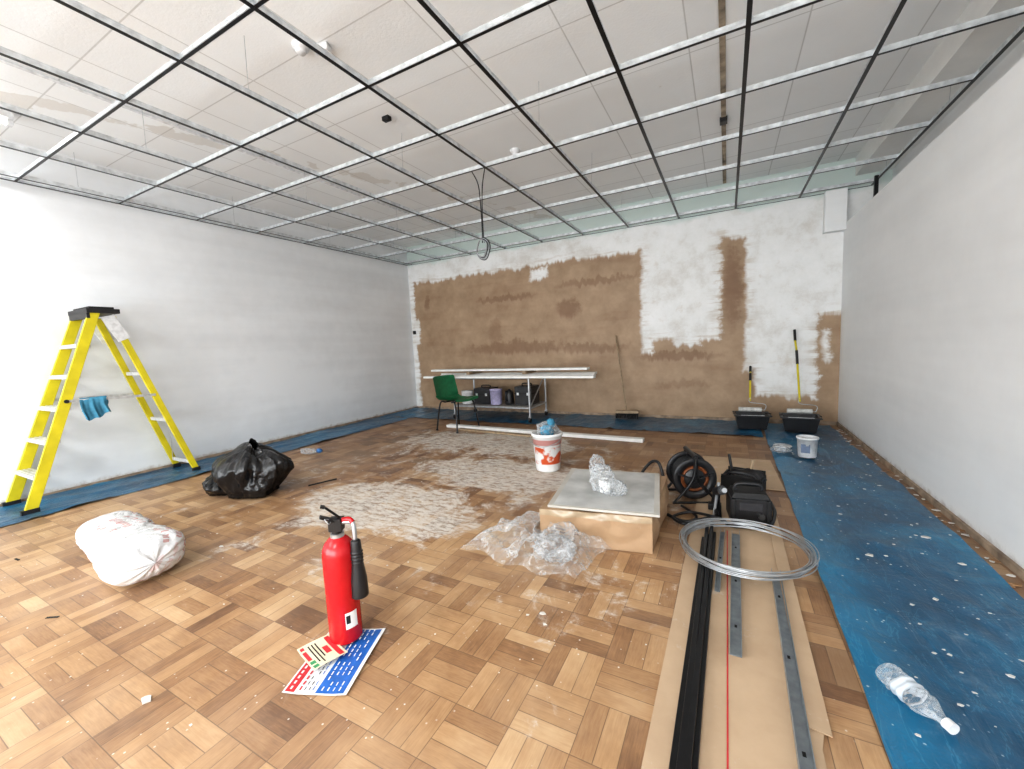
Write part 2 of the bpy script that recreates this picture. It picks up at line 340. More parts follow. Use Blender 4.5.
for x in (-2.9,-.6): batten(x,-2.2,-.7)
c=M(); X,Y=-2.12,3.52
c.tube([(X-.1,Y,2.77),(X-.02,Y,2.62),(X,Y,2.45),(X+.005,Y,2.2),(X,Y,2.05)],.005,BLK)
c.tube([(X+.08,Y,2.77),(X+.03,Y+.01,2.6),(X+.012,Y+.01,2.4),(X+.01,Y+.01,2.15),(X+.02,Y,2.05)],.005,BLK)
for k in range(4):
    r=.075+.008*k; q=[]
    for i in range(12):
        a=2*math.pi*i/12; q.append((X+r*math.cos(a)*.75,Y+.012*k-.02+.01*math.sin(3*a),1.995+r*math.sin(a)*1.05))
    c.tube(q,.005,BLK if k%2 else SILV,6,4,True)
c.done("hanging_cable")
c=M(); c.box((-4.80,5.53,1.33),(.05,.03,.06),BLK); c.box((-4.80,5.512,1.33),(.03,.01,.03),BLKM); c.done("wall_socket",.003)
c=M(); c.tube([(1.44,3.0,2.45),(1.43,3.0,2.3),(1.40,3.04,2.22),(1.40,3.12,2.2),(1.42,3.2,2.3)],.006,BLK); c.done("wall_cable")
# ------------------------------------------------------------------ blue sheets
def sheet(x0,x1,y0,y1,seed,ragged,amp=1):
    s=M(); nx=max(8,int((x1-x0)/.035)); ny=max(8,int((y1-y0)/.035))
    def fn(u,v):
        x=x0+(x1-x0)*u; y=y0+(y1-y0)*v
        w=max(0,1-abs(noise.noise(V((x*2.6+seed,y*.9,seed)))*4))**2*.016+max(0,1-abs(noise.noise(V((x*6,y*3,seed+5)))*4))**2*.008
        e=(noise.noise(V((x*1.3,y*1.3,seed)))*.04+noise.noise(V((x*6,y*6,seed)))*.012)*amp
        for side in ragged:
            if side=='L' and u<.12: x+=e*(1-u/.12)
            if side=='R' and u>.88: x+=e*(u-.88)/.12
            if side=='F' and v<.12: y+=e*(1-v/.12)
        return V((x,y,.004+abs(w)))
    s.grid(fn,nx,ny,MS); return s.done("blue_polythene_sheet")
sheet(.355,1.0,-1.2,5.45,1.3,'LR',.45); sheet(-4.83,-4.25,-1.2,4.68,4.1,'R'); sheet(-4.83,.33,4.70,5.50,7.7,'F')
def cardmat(n,c1,c2,bp=.15):
    t=T(n); p=t.pos(); x,y,z=t.sep(p); f=t.noise(p,3,5,.6); c=t.ramp(f,[(.3,c1),(.7,c2)])
    sp=t.smooth(t.noise(p,9,5,.75),.60,.72,0,.5); c=t.mix(sp,c,(.6,.55,.48)); t.set(c,.75); t.bump(t.noise(p,20,4),bp,.006); return t.m
CARD=cardmat("cardboard",(.45,.32,.21),(.58,.43,.29)); CARD2=cardmat("box_cardboard",(.32,.205,.12),(.43,.29,.175),.5); TAPE=P("brown_tape",(.40,.31,.21),.2,0,.08); BOXT=cardmat("dusty_board",(.42,.39,.34),(.55,.53,.49))
c=M(); z0,z1=.003,.009
pl=[(-.19,-.1),(.22,-.1),(.215,1.15),(.245,1.28),(.25,2.9),(.20,3.08),(-.16,3.08),(-.175,1.5)]
c.add([V((x,y,z0)) for x,y in pl]+[V((x,y,z1)) for x,y in pl],[tuple(range(8))[::-1],tuple(range(8,16))]+[(i,(i+1)%8,8+(i+1)%8,8+i) for i in range(8)],CARD)
c.box((.225,2.0,.012),(.05,1.6,.003),CARD,RR(0,7,-.4)); c.done("cardboard_strip")
c=M(); c.box((.08,3.46,.006),(.50,.72,.006),CARD,Rz(2)); c.done("cardboard_strip")
c=M(); c.box((.006,1.35,.0105),(.004,2.0,.001),REDP); c.done("red_string_line")
r=M()
for i,(x,z) in enumerate(((-.112,.012),(-.09,.012),(-.066,.012),(-.10,.034),(-.078,.034))):
    y0=.2+.05*i; y1=2.20+.04*i
    r.beam((x+.01*((i%2)-.5),y0,z+.004),(x+.012,y1,z+.004),.017,.018,BLKR)
r.done("black_rail_bundle",.002)
def channel(x0,y0,x1,y1,w,z=.011,name="steel_channel"):
    s=M(); a=V((x0,y0,z));b=V((x1,y1,z)); d=(b-a).normalized(); n=V((-d.y,d.x,0))
    st=P("dull_steel",(.32,.35,.37),.4,.5)
    s.beam(a,b,w,.0015,st)
    for k in (-1,1): s.beam(a+n*k*w/2+V((0,0,.012)),b+n*k*w/2+V((0,0,.012)),.0015,.025,st)
    m=int((b-a).length/.3)
    for i in range(m): q=a+(b-a)*((i+.5)/m)+V((0,0,.0012)); s.box(q,(.008,.014,.0008),BLKM)
    return s.done(name)
channel(.030,1.40,.045,2.32,.034); channel(.155,.25,.190,1.98,.032); channel(-.030,1.75,-.015,2.32,.018)
w=M()
for k in range(15):
    R=.234+.003*(k%5)+random.uniform(0,.016); cz=.036+.0026*k; cx=.076+random.uniform(-.008,.008); cy=2.085+random.uniform(-.008,.008); q=[]
    for i in range(20):
        a=2*math.pi*i/20; q.append((cx+R*math.cos(a)*1.06,cy+R*math.sin(a)*1.06,cz+.010+.005*math.sin(2*a+k)+.004*(math.cos(a+.6)+1)))
    w.tube(q,.0024,SILV,5,3,True)
w.done("wire_coil")
# ------------------------------------------------------------------ step ladder
l=M(); cx=-4.60; H=1.46
def fr(z,side):
    t=z/H; return V((cx+side*(.215-.05*t),.85+(1.36-.85)*t,z))
def re(z,side):
    t=z/H; return V((cx+side*(.185-.045*t),1.91-(1.91-1.46)*t,z))
for s_ in (-1,1):
    l.beam(fr(.012,s_),fr(H,s_),.026,.064,YEL,(0,1,0)) ; l.beam(re(.012,s_),re(H-.03,s_),.024,.046,YEL,(0,1,0))
    l.box(fr(.022,s_),(.034,.09,.045),BLK); l.box(re(.022,s_),(.03,.06,.045),BLK)
for i in range(1,6):
    z=.235*i+.02; a=fr(z,-1);b_=fr(z,1); l.beam(a+V((0,.0,0)),b_,.085,.028,ALU)
    for q in range(3): l.beam(a+V((.02,-.025+.025*q,.0155)),b_+V((-.02,-.025+.025*q,.0155)),.008,.004,GALV)
for z in (.10,.52,.95): l.beam(re(z,-1),re(z,1),.02,.03,ALU)
l.beam(re(.10,-1),re(.52,1),.004,.018,ALU)
l.box((cx,1.41,H+.01),(.38,.20,.035),BLK); l.box((cx,1.41,H+.035),(.32,.15,.02),BLKM); l.box((cx,1.32,H-.02),(.36,.02,.06),BLK)
for s_ in (-1,1):
    a=fr(.78,s_); b_=re(.76,s_); l.beam(a+V((s_*.018,0,0)),b_+V((s_*.018,0,0)),.004,.020,ALU)
    l.cyl(a+V((s_*.02,0,0))-V((.006,0,0)),a+V((s_*.02,0,0))+V((.006,0,0)),.014,BLK)
    t_=re(H-.12,s_); l.beam(t_+V((s_*.016,-.06,.09)),t_+V((s_*.016,.03,-.10)),.006,.09,WHT,(0,1,0))
l.done("step_ladder",.0015)
l=M()
def cl(u,v):
    side=(v-.5)*2; a=abs(side)
    y=1.20+.155*u+.012*math.sin(v*7); fold=.014*math.sin(u*15+1)*a+.007*math.sin(u*31)*a
    x=cx+.198+.022*max(-1,min(1,side*3))+fold
    hang=.155 if side>0 else .10
    z=.795-a*hang*(1+.14*math.sin(u*4.2+.6)+.05*math.sin(u*13))
    return V((x,y,z))
l.grid(cl,36,24,BLUC)
l.done("blue_cloth")
# ------------------------------------------------------------------ refuse sack
def bagmat():
    t=T("black_refuse_plastic"); p=t.pos(); t.set((.012,.012,.013),.22); t.bump(t.noise(p,7,4,.6,1.5),.5,.03); return t.m
RB=bagmat(); b=M()
def sack(o,rx,ry,h,seed,kx=0,ky=0):
    nu,nv=120,60
    def fn(u,v):
        a=2*math.pi*u; ca,sa=math.cos(a),math.sin(a)
        if v<.86:
            t=v/.86; ph=t*math.pi*.93; rad=math.sin(ph)**.62 if ph>0 else 0; z=(1-math.cos(ph))/2
            if t<.25: z*=.5; 
            z=max(0,(z-.03))/.97
        else:
            t=(v-.86)/.14; rad=.30*(1-t)**1.2+.07+.10*t*t; z=.965+.12*t
        lump=noise.noise(V((ca*1.5+seed,sa*1.5,z*2.0)))*.30
        pleat=(1-abs(noise.noise(V((ca*3.4,sa*3.4,z*.9+seed)))*2.2))**2*.14*(.35+z)
        fine=(1-abs(noise.noise(V((ca*7,sa*7,z*3+seed)))*2))**3*.06
        r=rad*(1+lump-pleat+fine)
        zz=h*z*(1+.16*noise.noise(V((ca+3,sa,seed)))*(z>.1))
        return V((o[0]+rx*r*ca+kx*z*z,o[1]+ry*r*sa+ky*z*z,.004+zz))
    b.grid(fn,nu,nv,RB)
sack((-3.28,1.76),.30,.23,.335,2.3,.02,.03); sack((-3.47,1.68),.17,.14,.15,6.1,-.03,0)
b.done("refuse_sack")
# ------------------------------------------------------------------ plaster bag (soft roll lying on its side)
def plmat():
    t=T("printed_plaster_bag"); p=t.obj(); x,y,z=t.sep(p); n=t.noise(p,6,4,.6)
    c=t.ramp(n,[(.3,(.66,.67,.68)),(.7,(.80,.80,.81))])
    yy=t.ma('ADD',t.ma('ADD',y,t.ma('MULTIPLY',z,-.8)),t.ma('MULTIPLY',t.noise(p,4,2),.05))
    row=t.ma('FRACT',t.ma('MULTIPLY',yy,15)); rid=t.ma('FLOOR',t.ma('MULTIPLY',yy,15))
    ch=t.ma('MULTIPLY',x,48); on=t.ma('GREATER_THAN',row,.5)
    on=t.ma('MULTIPLY',on,t.ma('GREATER_THAN',t.ma('FRACT',ch),.32)); on=t.ma('MULTIPLY',on,t.ma('GREATER_THAN',t.wn(t.comb(t.ma('FLOOR',ch),rid,3)),.22))
    zone=t.smooth(t.wn(t.comb(t.ma('FLOOR',t.ma('MULTIPLY',x,4.5)),t.ma('FLOOR',t.ma('MULTIPLY',rid,.5)),2)),.42,.44)
    on=t.ma('MULTIPLY',on,zone); c=t.mix(t.ma('MULTIPLY',on,.62),c,(.52,.16,.13))
    hz_=t.smooth(t.noise(t.comb(t.ma('MULTIPLY',x,1.5),t.ma('MULTIPLY',y,6),t.ma('MULTIPLY',z,6)),3,4,.6),.5,.7,0,.35); c=t.mix(hz_,c,(.86,.87,.88))
    t.set(c,.20); t.bump(t.noise(p,10,5,.65,1.2),.55,.02); return t.m
PB=plmat(); b=M()
def roll(u,v):
    a=2*math.pi*v; s_=(u-.5)*2
    prof_=max(0,1-abs(s_)**7)**.5
    cinch=1-.10*math.exp(-((s_-.12)/.07)**2)-.06*math.exp(-((s_+.45)/.06)**2)
    ry=(.150+.035*max(0,s_))*prof_*cinch; rz=(.088+.030*max(0,s_))*prof_*cinch
    ca,sa=math.cos(a),math.sin(a)
    sup=(abs(ca)**2.7+abs(sa)**2.7)**(-1/2.7)*.97
    w=1+.05*noise.noise(V((s_*2.2,ca*.9,sa*.9)))+.030*noise.noise(V((s_*9,ca*2.2,sa*2.2)))-.075*max(0,1-abs(noise.noise(V((s_*4.5+4,ca*1.2,sa*1.2))))*8)-.04*max(0,1-abs(noise.noise(V((s_*8+1,ca*2.5,sa*2.5))))*8)
    z=.094+.018*max(0,s_)+rz*sup*w*sa
    return V((-2.84+.475*s_+.012*noise.noise(V((ca*3,sa*3,s_))),.865-.055*s_+ry*sup*w*ca,max(.006,z)))
b.grid(roll,150,84,PB)
b.done("plaster_bag")
# ------------------------------------------------------------------ fire extinguisher
e=M(); ex,ey=-1.235,.935; r=.057
e.lathe([(.001,.008),(.045,.006),(r,.016),(r,.335),(.055,.352),(.047,.372),(.033,.388),(.022,.396),(.022,.405)],(ex,ey,0),RED,32)
e.cyl((ex,ey,.40),(ex,ey,.445),.018,BLKR,seg=16); e.cyl((ex,ey,.395),(ex,ey,.408),.024,SILV,seg=16)
rt=V((.885,.464,0)); fw=V((-.464,.885,0)); o=V((ex,ey,0))
def q(a,b_,z): return o+rt*a+fw*b_+V((0,0,z))
e.box(q(0,0,.44),(.045,.035,.045),BLKR,Rz(27.6))
e.beam(q(.012,0,.448),q(-.042,-.03,.480),.022,.009,BLKR); e.beam(q(.012,0,.465),q(-.022,-.03,.515),.022,.008,BLKR); e.beam(q(-.022,-.03,.515),q(-.034,-.035,.520),.020,.008,BLKR)
e.tube([q(-.01,-.02,.465),q(-.02,-.04,.475),q(-.005,-.045,.46),q(-.01,-.02,.455)],.002,SILV,5)
e.tube([q(.02,0,.445),(q(.045,0,.448)),q(.062,-.005,.44),q(.066,-.008,.41),q(.067,-.01,.375)],.008,SILV,10)
e.tube([q(.0,.0,.45),(q(.045,0,.456)),q(.062,-.005,.445)],.009,RED,10)
e.lathe([(.010,.385),(.017,.38),(.019,.34),(.020,.30),(.028,.24),(.030,.18),(.030,.175),(.026,.177),(.001,.20)],q(.069,-.012,0),BLK,20)
for z in (.30,.312,.324,.336): e.lathe([(.019,z),(.0225,z+.004),(.019,z+.008)],q(.069,-.012,0),BLK,20)
def lab(a0,a1,z0,z1,m,rr=.0576):
    def fn(u,v):
        a=a0+(a1-a0)*u; return V((ex+rr*math.cos(a),ey+rr*math.sin(a),z0+(z1-z0)*v))
    e.grid(fn,10,2,m)
base=math.atan2(-.885,.464)
lab(base+.45,base+1.2,.07,.13,PAP); lab(base+.5,base+.75,.09,.12,BLKM,.058); lab(base-.9,base+.1,.20,.30,RED,.0578)
e.done("fire_extinguisher",.001)
c=M(); c.lathe([(.001,0),(.022,0),(.024,.01),(.018,.03),(.012,.035),(.001,.036)],(-1.36,.99,0),P("grey_rubber",(.3,.31,.32),.5),16); c.done("rubber_stopper")
def flat(name,A,B_,C,D,mats,z=.002):
    s=M(); A,B_,C,D=[V((*p,z)) for p in (A,B_,C,D)]
    def pt(u,v,dz=0):
        w=A*(1-u)*(1-v)+B_*u*(1-v)+C*u*v+D*(1-u)*v; return w+V((0,0,dz+.010*max(0,abs(u-.5)*2-.55)**1.0+.0015*(1+math.sin(v*4))))
    s.grid(lambda u,v:pt(u,v),16,16,PAP)
    for i,(u0,u1,v0,v1,m) in enumerate(mats):
        s.grid(lambda u,v:pt(u0+(u1-u0)*u,v0+(v1-v0)*v,.0006+.0003*i/3),8,8,m)
    return s.done(name)
L=[(.03,.17,.02,.98,REDP),(.50,.94,.02,.98,BLUP)]
for i in range(14):
    v0=.05+.065*i
    L.append((.08,.11,v0,v0+.040,PAP))
    if i%5!=4: L.append((.22,.25,v0,v0+.05,REDP))
    if i%4!=3: L.append((.30,.315,v0,v0+.045,BLKM)); 
    if i%6!=2: L.append((.37,.385,v0,v0+.045,BLKM)); L.append((.43,.445,v0,v0+.05,BLUP))
    if i%5!=1: L.append((.57,.59,v0,v0+.05,PAP))
    if i%4!=2: L.append((.66,.68,v0,v0+.045,PAP)); L.append((.75,.765,v0,v0+.045,PAP))
    if i%3!=2: L.append((.84,.86,v0,v0+.05,PAP))
flat("fire_safety_notice",(-1.220,.675),(-1.025,.755),(-1.135,1.03),(-1.33,.95),L)
L=[(.05,.60,.05,.16,REDP),(.65,.95,.05,.20,GRNP),(.05,.95,.78,.93,REDP),(.1,.8,.26,.30,BLKM),(.1,.9,.36,.40,BLKM),(.1,.7,.46,.50,BLKM),(.35,.65,.56,.72,REDP)]
flat("extinguisher_id_sign",(-1.325,.80),(-1.185,.765),(-1.150,.87),(-1.290,.905),[(0,1,0,1,CRM)]+L,.018)
# ------------------------------------------------------------------ large cardboard box
b=M(); hz=.185
FL=V((-.865,1.872,0)); FR=V((-.315,1.970,0)); BR=V((-.325,2.62,0)); BL=V((-.90,2.55,0)); C4=[FL,FR,BR,BL]
def quad(a,b_,c_,d_,m,n=10,bul=0,nrm=V((0,0,0))):
    def fn(u,v):
        w=a*(1-u)*(1-v)+b_*u*(1-v)+c_*u*v+d_*(1-u)*v; k=math.sin(math.pi*u)*math.sin(math.pi*v); return w+nrm*(bul*k+.040*k*noise.noise(w*6)+.026*noise.noise(w*13)*min(1,k*3))
    b.grid(fn,n,n,m)
up=V((0,0,hz))
for i in range(4):
    A_,B2=C4[i],C4[(i+1)%4]; n_=(B2-A_).cross(V((0,0,1))).normalized()
    quad(A_+V((0,0,.002)),B2+V((0,0,.002)),B2+up,A_+up,CARD2,24,.010,n_)
quad(FL+up,FR+up,BR+up,BL+up,CARD2,12,-.004,V((0,0,1)))
quad(FL+V((0,0,.002)),FR+V((0,0,.002)),BR+V((0,0,.002)),BL+V((0,0,.002)),CARD2,2)
n_=(FR-FL).cross(V((0,0,1))).normalized()
PRT=P("box_print",(.17,.10,.06),.7)
for (u0,u1,z0,z1,m) in ((0,1,.155,.186,TAPE),(.10,.24,.05,.10,PRT),(.30,.36,.06,.09,PRT)):
    def fn(u,v,z0=z0,z1=z1,u0=u0,u1=u1):
        uu=u0+(u1-u0)*u; zz=z0+(z1-z0)*v; w=FL.lerp(FR,uu)+V((0,0,zz)); k=math.sin(math.pi*uu)*math.sin(math.pi*min(zz/hz,1))
        return w+n_*(.003+.010*k+.040*k*noise.noise(w*6)+.026*noise.noise(w*13)*min(1,k*3))
    if m is TAPE: b.grid(fn,24,4,m)
    else:
        for j in range(3):
            b.grid(lambda u,v,j=j: fn(u,(j+.5*v)/3+.05),10,2,m)
Rb=Rz(8); b.box((-.60,2.255,hz+.010),(.555,.64,.012),BOXT,Rb); b.box((-.60,2.255,hz+.0165),(.50,.60,.001),P("dusty_board_top",(.50,.50,.485),.6,0,.15,6),Rb)
b.done("cardboard_box")
c=M(); c.blob((-.62,2.20,.270),(.065,.055,.080),CLR2,5,.50,2.2,3,True,.8)
c.blob((-.55,2.16,.240),(.07,.05,.045),CLR2,4,.5,2.6,6,True,.8); c.blob((-.65,2.21,.345),(.040,.03,.055),CLR2,4,.6,2.6,9,True)
c.lathe([(.028,.205),(.03,.206),(.033,.275),(.031,.275),(.028,.21),(.001,.208)],(-.60,2.18,0),PAP,16)
c.done("clear_plastic_bag")
c=M()
def cs(u,v):
    x=-1.24+.64*u+.10*v; y=1.64+.42*v-.08*u+.02*u*u
    a=noise.noise(V((x*5,y*5,1)));b_=noise.noise(V((x*11,y*11,4))); h=(1-abs(a)*2.2)*.06+(1-abs(b_)*2)*.035
    k=min(1,6*min(u,1-u,v,1-v)+.12); 
    X=x+.05*noise.noise(V((y*6,x*6,2))); Y=y+.06*noise.noise(V((x*7,y*7,8)))
    if X>-.90: Y=min(Y,1.85+(X+.90)*.15)
    return V((X,Y,.006+max(0,h)*k*(1+.6*u)))
c.grid(cs,60,46,CLR); c.blob((-.74,1.76,.05),(.10,.07,.055),CLR,5,.55,2,12,True,.7); c.done("crumpled_polythene")
# ------------------------------------------------------------------ bucket
b=M(); bx,by=-1.314,3.05
def bkm():
    t=T("printed_bucket"); p=t.obj(); x,y,z=t.sep(p); a=t.noise(p,9,3); s1=t.ma('MULTIPLY',t.smooth(z,.06,.07),t.smooth(z,.20,.21,1,0)); s1=t.ma('MULTIPLY',s1,t.smooth(x,-.075,-.07)); s1=t.ma('MULTIPLY',s1,t.smooth(a,.42,.5,0,1))
    s2=t.ma('MULTIPLY',t.smooth(z,.22,.225),t.smooth(z,.265,.27,1,0)); c=t.mix(s1,(.80,.80,.80),(.62,.10,.03)); c=t.mix(t.ma('MULTIPLY',s2,.7),c,(.5,.08,.05)); t.set(c,.35); return t.m
BK=bkm()
b.lathe([(.001,.002),(.095,.002),(.10,.012),(.122,.29),(.130,.292),(.130,.31),(.124,.315),(.118,.31),(.095,.04),(.001,.03)],(bx,by,0),BK,32)
b.tube([(bx-.128,by,.29),(bx-.12,by-.08,.25),(bx,by-.135,.22),(bx+.12,by-.08,.25),(bx+.128,by,.29)],.003,SILV,6)
b.done("plaster_bucket")
b=M(); b.blob((bx+.01,by-.02,.325),(.055,.05,.05),BLUC,4,.5,2.2,3,True); b.blob((bx,by,.34),(.085,.075,.06),CLR2,4,.5,2.2,5,True); b.blob((bx+.04,by,.395),(.03,.03,.035),BLUC,3,.6,2.6,8,True); b.done("bagged_rubber_gloves")
b=M(); b.beam((-3.25,4.28,.022),(-.74,4.17,.022),.085,.035,WPNT); b.beam((-3.0,4.17,.012),(-1.9,4.07,.012),.06,.02,WOOD); b.done("painted_timber_length",.003)
# ------------------------------------------------------------------ trolley with planks
k=M(); x0,x1,y0,y1=-3.48,-2.28,4.76,5.30
for x in (x0,x1):
    for y in (y0,y1):
        k.cyl((x,y,.082),(x,y,.60),.014,SILV); k.cyl((x-.012,y,.048),(x+.012,y,.048),.034,BLK,seg=16); k.box((x,y,.082),(.035,.03,.03),SILV)
for z in (.20,.60):
    for y in (y0,y1): k.cyl((x0,y,z),(x1,y,z),.012,SILV)
    for x in (x0,x1): k.cyl((x,y0,z),(x,y1,z),.012,SILV)
k.box(((x0+x1)/2,(y0+y1)/2,.213),(x1-x0,y1-y0,.012),P("shelf_board",(.30,.29,.28),.6))
k.beam((x1,y0,.2),(x1,y1,.6),.012,.012,SILV)
k.done("trolley",.001)
k=M()
for (xa,xb,ya,yb,z,w_) in ((-3.92,-1.36,4.68,4.62,.628,.09),(-3.75,-1.42,4.86,4.84,.628,.10),(-4.0,-1.5,5.22,5.16,.628,.12),(-4.05,-1.55,5.04,5.00,.70,.12)):
    k.beam((xa,ya,z),(xb,yb,z),w_,.028,WPNT)
for x in (-3.3,-2.4): k.box((x,5.05,.664),(.05,.35,.044),WOOD)
k.done("stacked_timber_planks",.003)
def case(name,c_,d_,m,rz=0):
    s=M(); R=Rz(rz); s.box((c_[0],c_[1],c_[2]+d_[2]/2),d_,m,R); s.box((c_[0],c_[1],c_[2]+d_[2]*.62),(d_[0]*1.03,d_[1]*1.03,.012),BLKM,R)
    zt=c_[2]+d_[2]; h=d_[0]*.25; v=R@V((1,0,0))
    s.tube([V((c_[0],c_[1],zt))-v*h,V((c_[0],c_[1],zt+.03))-v*h,V((c_[0],c_[1],zt+.03))+v*h,V((c_[0],c_[1],zt))+v*h],.008,BLKM,6)
    for q_ in (-.3,.3): s.box(V((c_[0],c_[1],c_[2]+d_[2]*.6))+v*d_[0]*q_-R@V((0,d_[1]/2+.006,0)),(.03,.012,.035),GALV,R)
    return s.done(name,.006)
case("black_tool_case",(-3.10,5.03,.222),(.26,.26,.22),BLK); case("black_tool_case",(-2.44,5.03,.222),(.25,.26,.25),BLK)
s=M(); s.lathe([(.001,0),(.075,0),(.08,.01),(.088,.20),(.09,.20),(.09,.215),(.001,.22)],(-2.86,4.90,.222),P("lilac_tub",(.5,.47,.68),.4),20); s.done("paint_tub")
s=M(); s.lathe([(.001,0),(.06,0),(.065,.02),(.055,.16),(.04,.19),(.02,.20),(.001,.215)],(-2.675,4.95,.222),BLK,20); s.tube([(-2.675,4.90,.40),(-2.675,4.84,.40),(-2.675,4.84,.30),(-2.675,4.893,.27)],.010,BLK); s.cyl((-2.675,5.0,.35),(-2.675,5.04,.39),.02,BLK,.01); s.done("kettle")
s=M(); s.lathe([(.001,0),(.075,0),(.08,.01),(.088,.18),(.09,.185),(.001,.19)],(-3.34,4.90,.222),WHT,20); s.done("paint_tub")
# ------------------------------------------------------------------ green chair
c=M(); cc=V((-3.05,4.22,0)); R=Rz(-12)
prof=[(.20,.375),(.195,.395),(.12,.392),(.0,.378),(-.12,.382),(-.175,.41),(-.20,.46),(-.215,.53),(-.235,.60),(-.25,.67),(-.255,.685)]
def shell(off):
    def fn(u,v):
        i=min(int(v*(len(prof)-1)),len(prof)-2); t=v*(len(prof)-1)-i; a=V((prof[i][0],0,prof[i][1])).lerp(V((prof[i+1][0],0,prof[i+1][1])),t)
        w=.195-.015*v; s_=(u-.5)*2; edge=.03*s_*s_
        p_=V((a.x+(edge if v>.55 else 0),s_*w*(1-(.12*max(0,(v-.9)*10)*abs(s_)**3)),a.z+(edge*.7 if v<.55 else 0)))
        return cc+R@(p_+V((off*(.6 if v>.5 else 0),0,-off)))
    return fn
c.grid(shell(0),14,30,GRN); c.grid(shell(.006),14,30,GRN)
for sx in (-1,1):
    for sy in (-1,1):
        c.tube([cc+R@V((sx*.06,sy*.14,.365)),cc+R@V((sx*.14,sy*.155,.34)),cc+R@V((sx*.19,sy*.19,.012))],.010,BLKR,8)
        q_=cc+R@V((sx*.19,sy*.19,0)); c.cyl(q_,q_+V((0,0,.02)),.014,BLK,seg=10)
c.tube([cc+R@V((.06,-.14,.365)),cc+R@V((.06,.14,.365))],.009,BLKR); c.tube([cc+R@V((-.06,-.14,.365)),cc+R@V((-.06,.14,.365))],.009,BLKR)
c.done("school_chair")
# ------------------------------------------------------------------ broom
b=M(); b.cyl((-1.15,5.30,.11),(-1.32,5.515,1.10),.010,WOOD,seg=12); b.box((-1.14,5.28,.11),(.28,.05,.035),WOOD,Rz(5))
for i in range(26): 
    x=-1.28+.0112*i
    for j in range(3): b.cyl((x,5.265+.015*j,.095),(x+random.uniform(-.01,.01),5.255+.02*j,.024),.004,BLKM,seg=4,cap=False)
b.done("broom")
def scuttle(x,y,rz):
    s=M(); R=Rz(rz); o=V((x,y,.012))
    def ring(z,kx,ky): return [o+R@V((a*kx,b_*ky,z)) for a,b_ in ((-1,-1),(1,-1),(1,1),(-1,1))]
    rings=[ring(.012,.13,.11),ring(.15,.155,.135),ring(.155,.175,.15),ring(.165,.175,.15),ring(.165,.150,.13),ring(.03,.122,.102)]
    vs=sum(rings,[]); fs=[(3,2,1,0)]
    for k_ in range(5):
        for i in range(4): fs.append((k_*4+i,k_*4+(i+1)%4,(k_+1)*4+(i+1)%4,(k_+1)*4+i))
    fs.append((20,21,22,23)); s.add(vs,fs,BLK)
    s.box(o+V((0,0,.09))+R@V((0,-.02,0)),(.24,.004,.13),P("paint_splash",(.65,.65,.64),.5,0,.2),R@Matrix.Rotation(.9,3,'X'))
    s.box(o+V((0,0,.1665))+R@V((.0,-.14,0)),(.22,.008,.003),WHT,R)
    s.tube([o+R@V((-.175,0,.16)),o+R@V((-.14,-.13,.19)),o+R@V((.14,-.13,.19)),o+R@V((.175,0,.16))],.004,BLKM,6)
    return s.done("paint_scuttle",.004)
scuttle(.24,5.08,3); scuttle(.67,5.04,-3)
SL=P("roller_sleeve",(.6,.6,.58),.9,0,.15,30,.3)
def roller(x,y,z0,tx,ty,tz,name):
    s=M(); a=V((x,y,z0)); b_=V((tx,ty,tz)); d=(b_-a)
    s.cyl(a+V((-.11,0,0)),a+V((.11,0,0)),.024,SL,seg=20); s.tube([a+V((.11,0,0)),a+V((.14,0,0)),a+V((.14,0,.06)),a+V((0,0,.08)),a+V((0,0,.12))+d*.02],.004,SILV,6)
    s.cyl(a+V((0,0,.10)),a+V((0,0,.10))+d*.45,.010,YEL,seg=12); s.cyl(a+V((0,0,.10))+d*.45,a+V((0,0,.10))+d*.62,.013,BLK,seg=12)
    s.cyl(a+V((0,0,.10))+d*.62,b_-d*.14,.010,YEL,seg=12); s.cyl(b_-d*.14,b_,.013,BLK,seg=12); return s.done(name)
roller(.23,5.16,.207,.245,5.50,.66,"paint_roller"); roller(.68,5.14,.207,.665,5.50,1.06,"paint_roller")
s=M(); s.lathe([(.001,.012),(.06,.012),(.064,.02),(.072,.16),(.077,.16),(.077,.175),(.07,.178),(.066,.16),(.058,.04),(.001,.035)],(.585,3.99,.010),WHT,24); s.box((.565,3.925,.10),(.06,.003,.07),P("tub_print",(.15,.2,.3),.5),Rz(-8)); s.done("paint_tub")
s=M(); s.lathe([(.001,.012),(.055,.012),(.066,.05),(.07,.052),(.066,.06),(.05,.02),(.001,.02)],(.43,4.14,.008),WHT,20); s.blob((.41,4.06,.05),(.07,.05,.03),CLR2,3,.5,2.4,2,True,.8); s.done("roller_tray_liner")
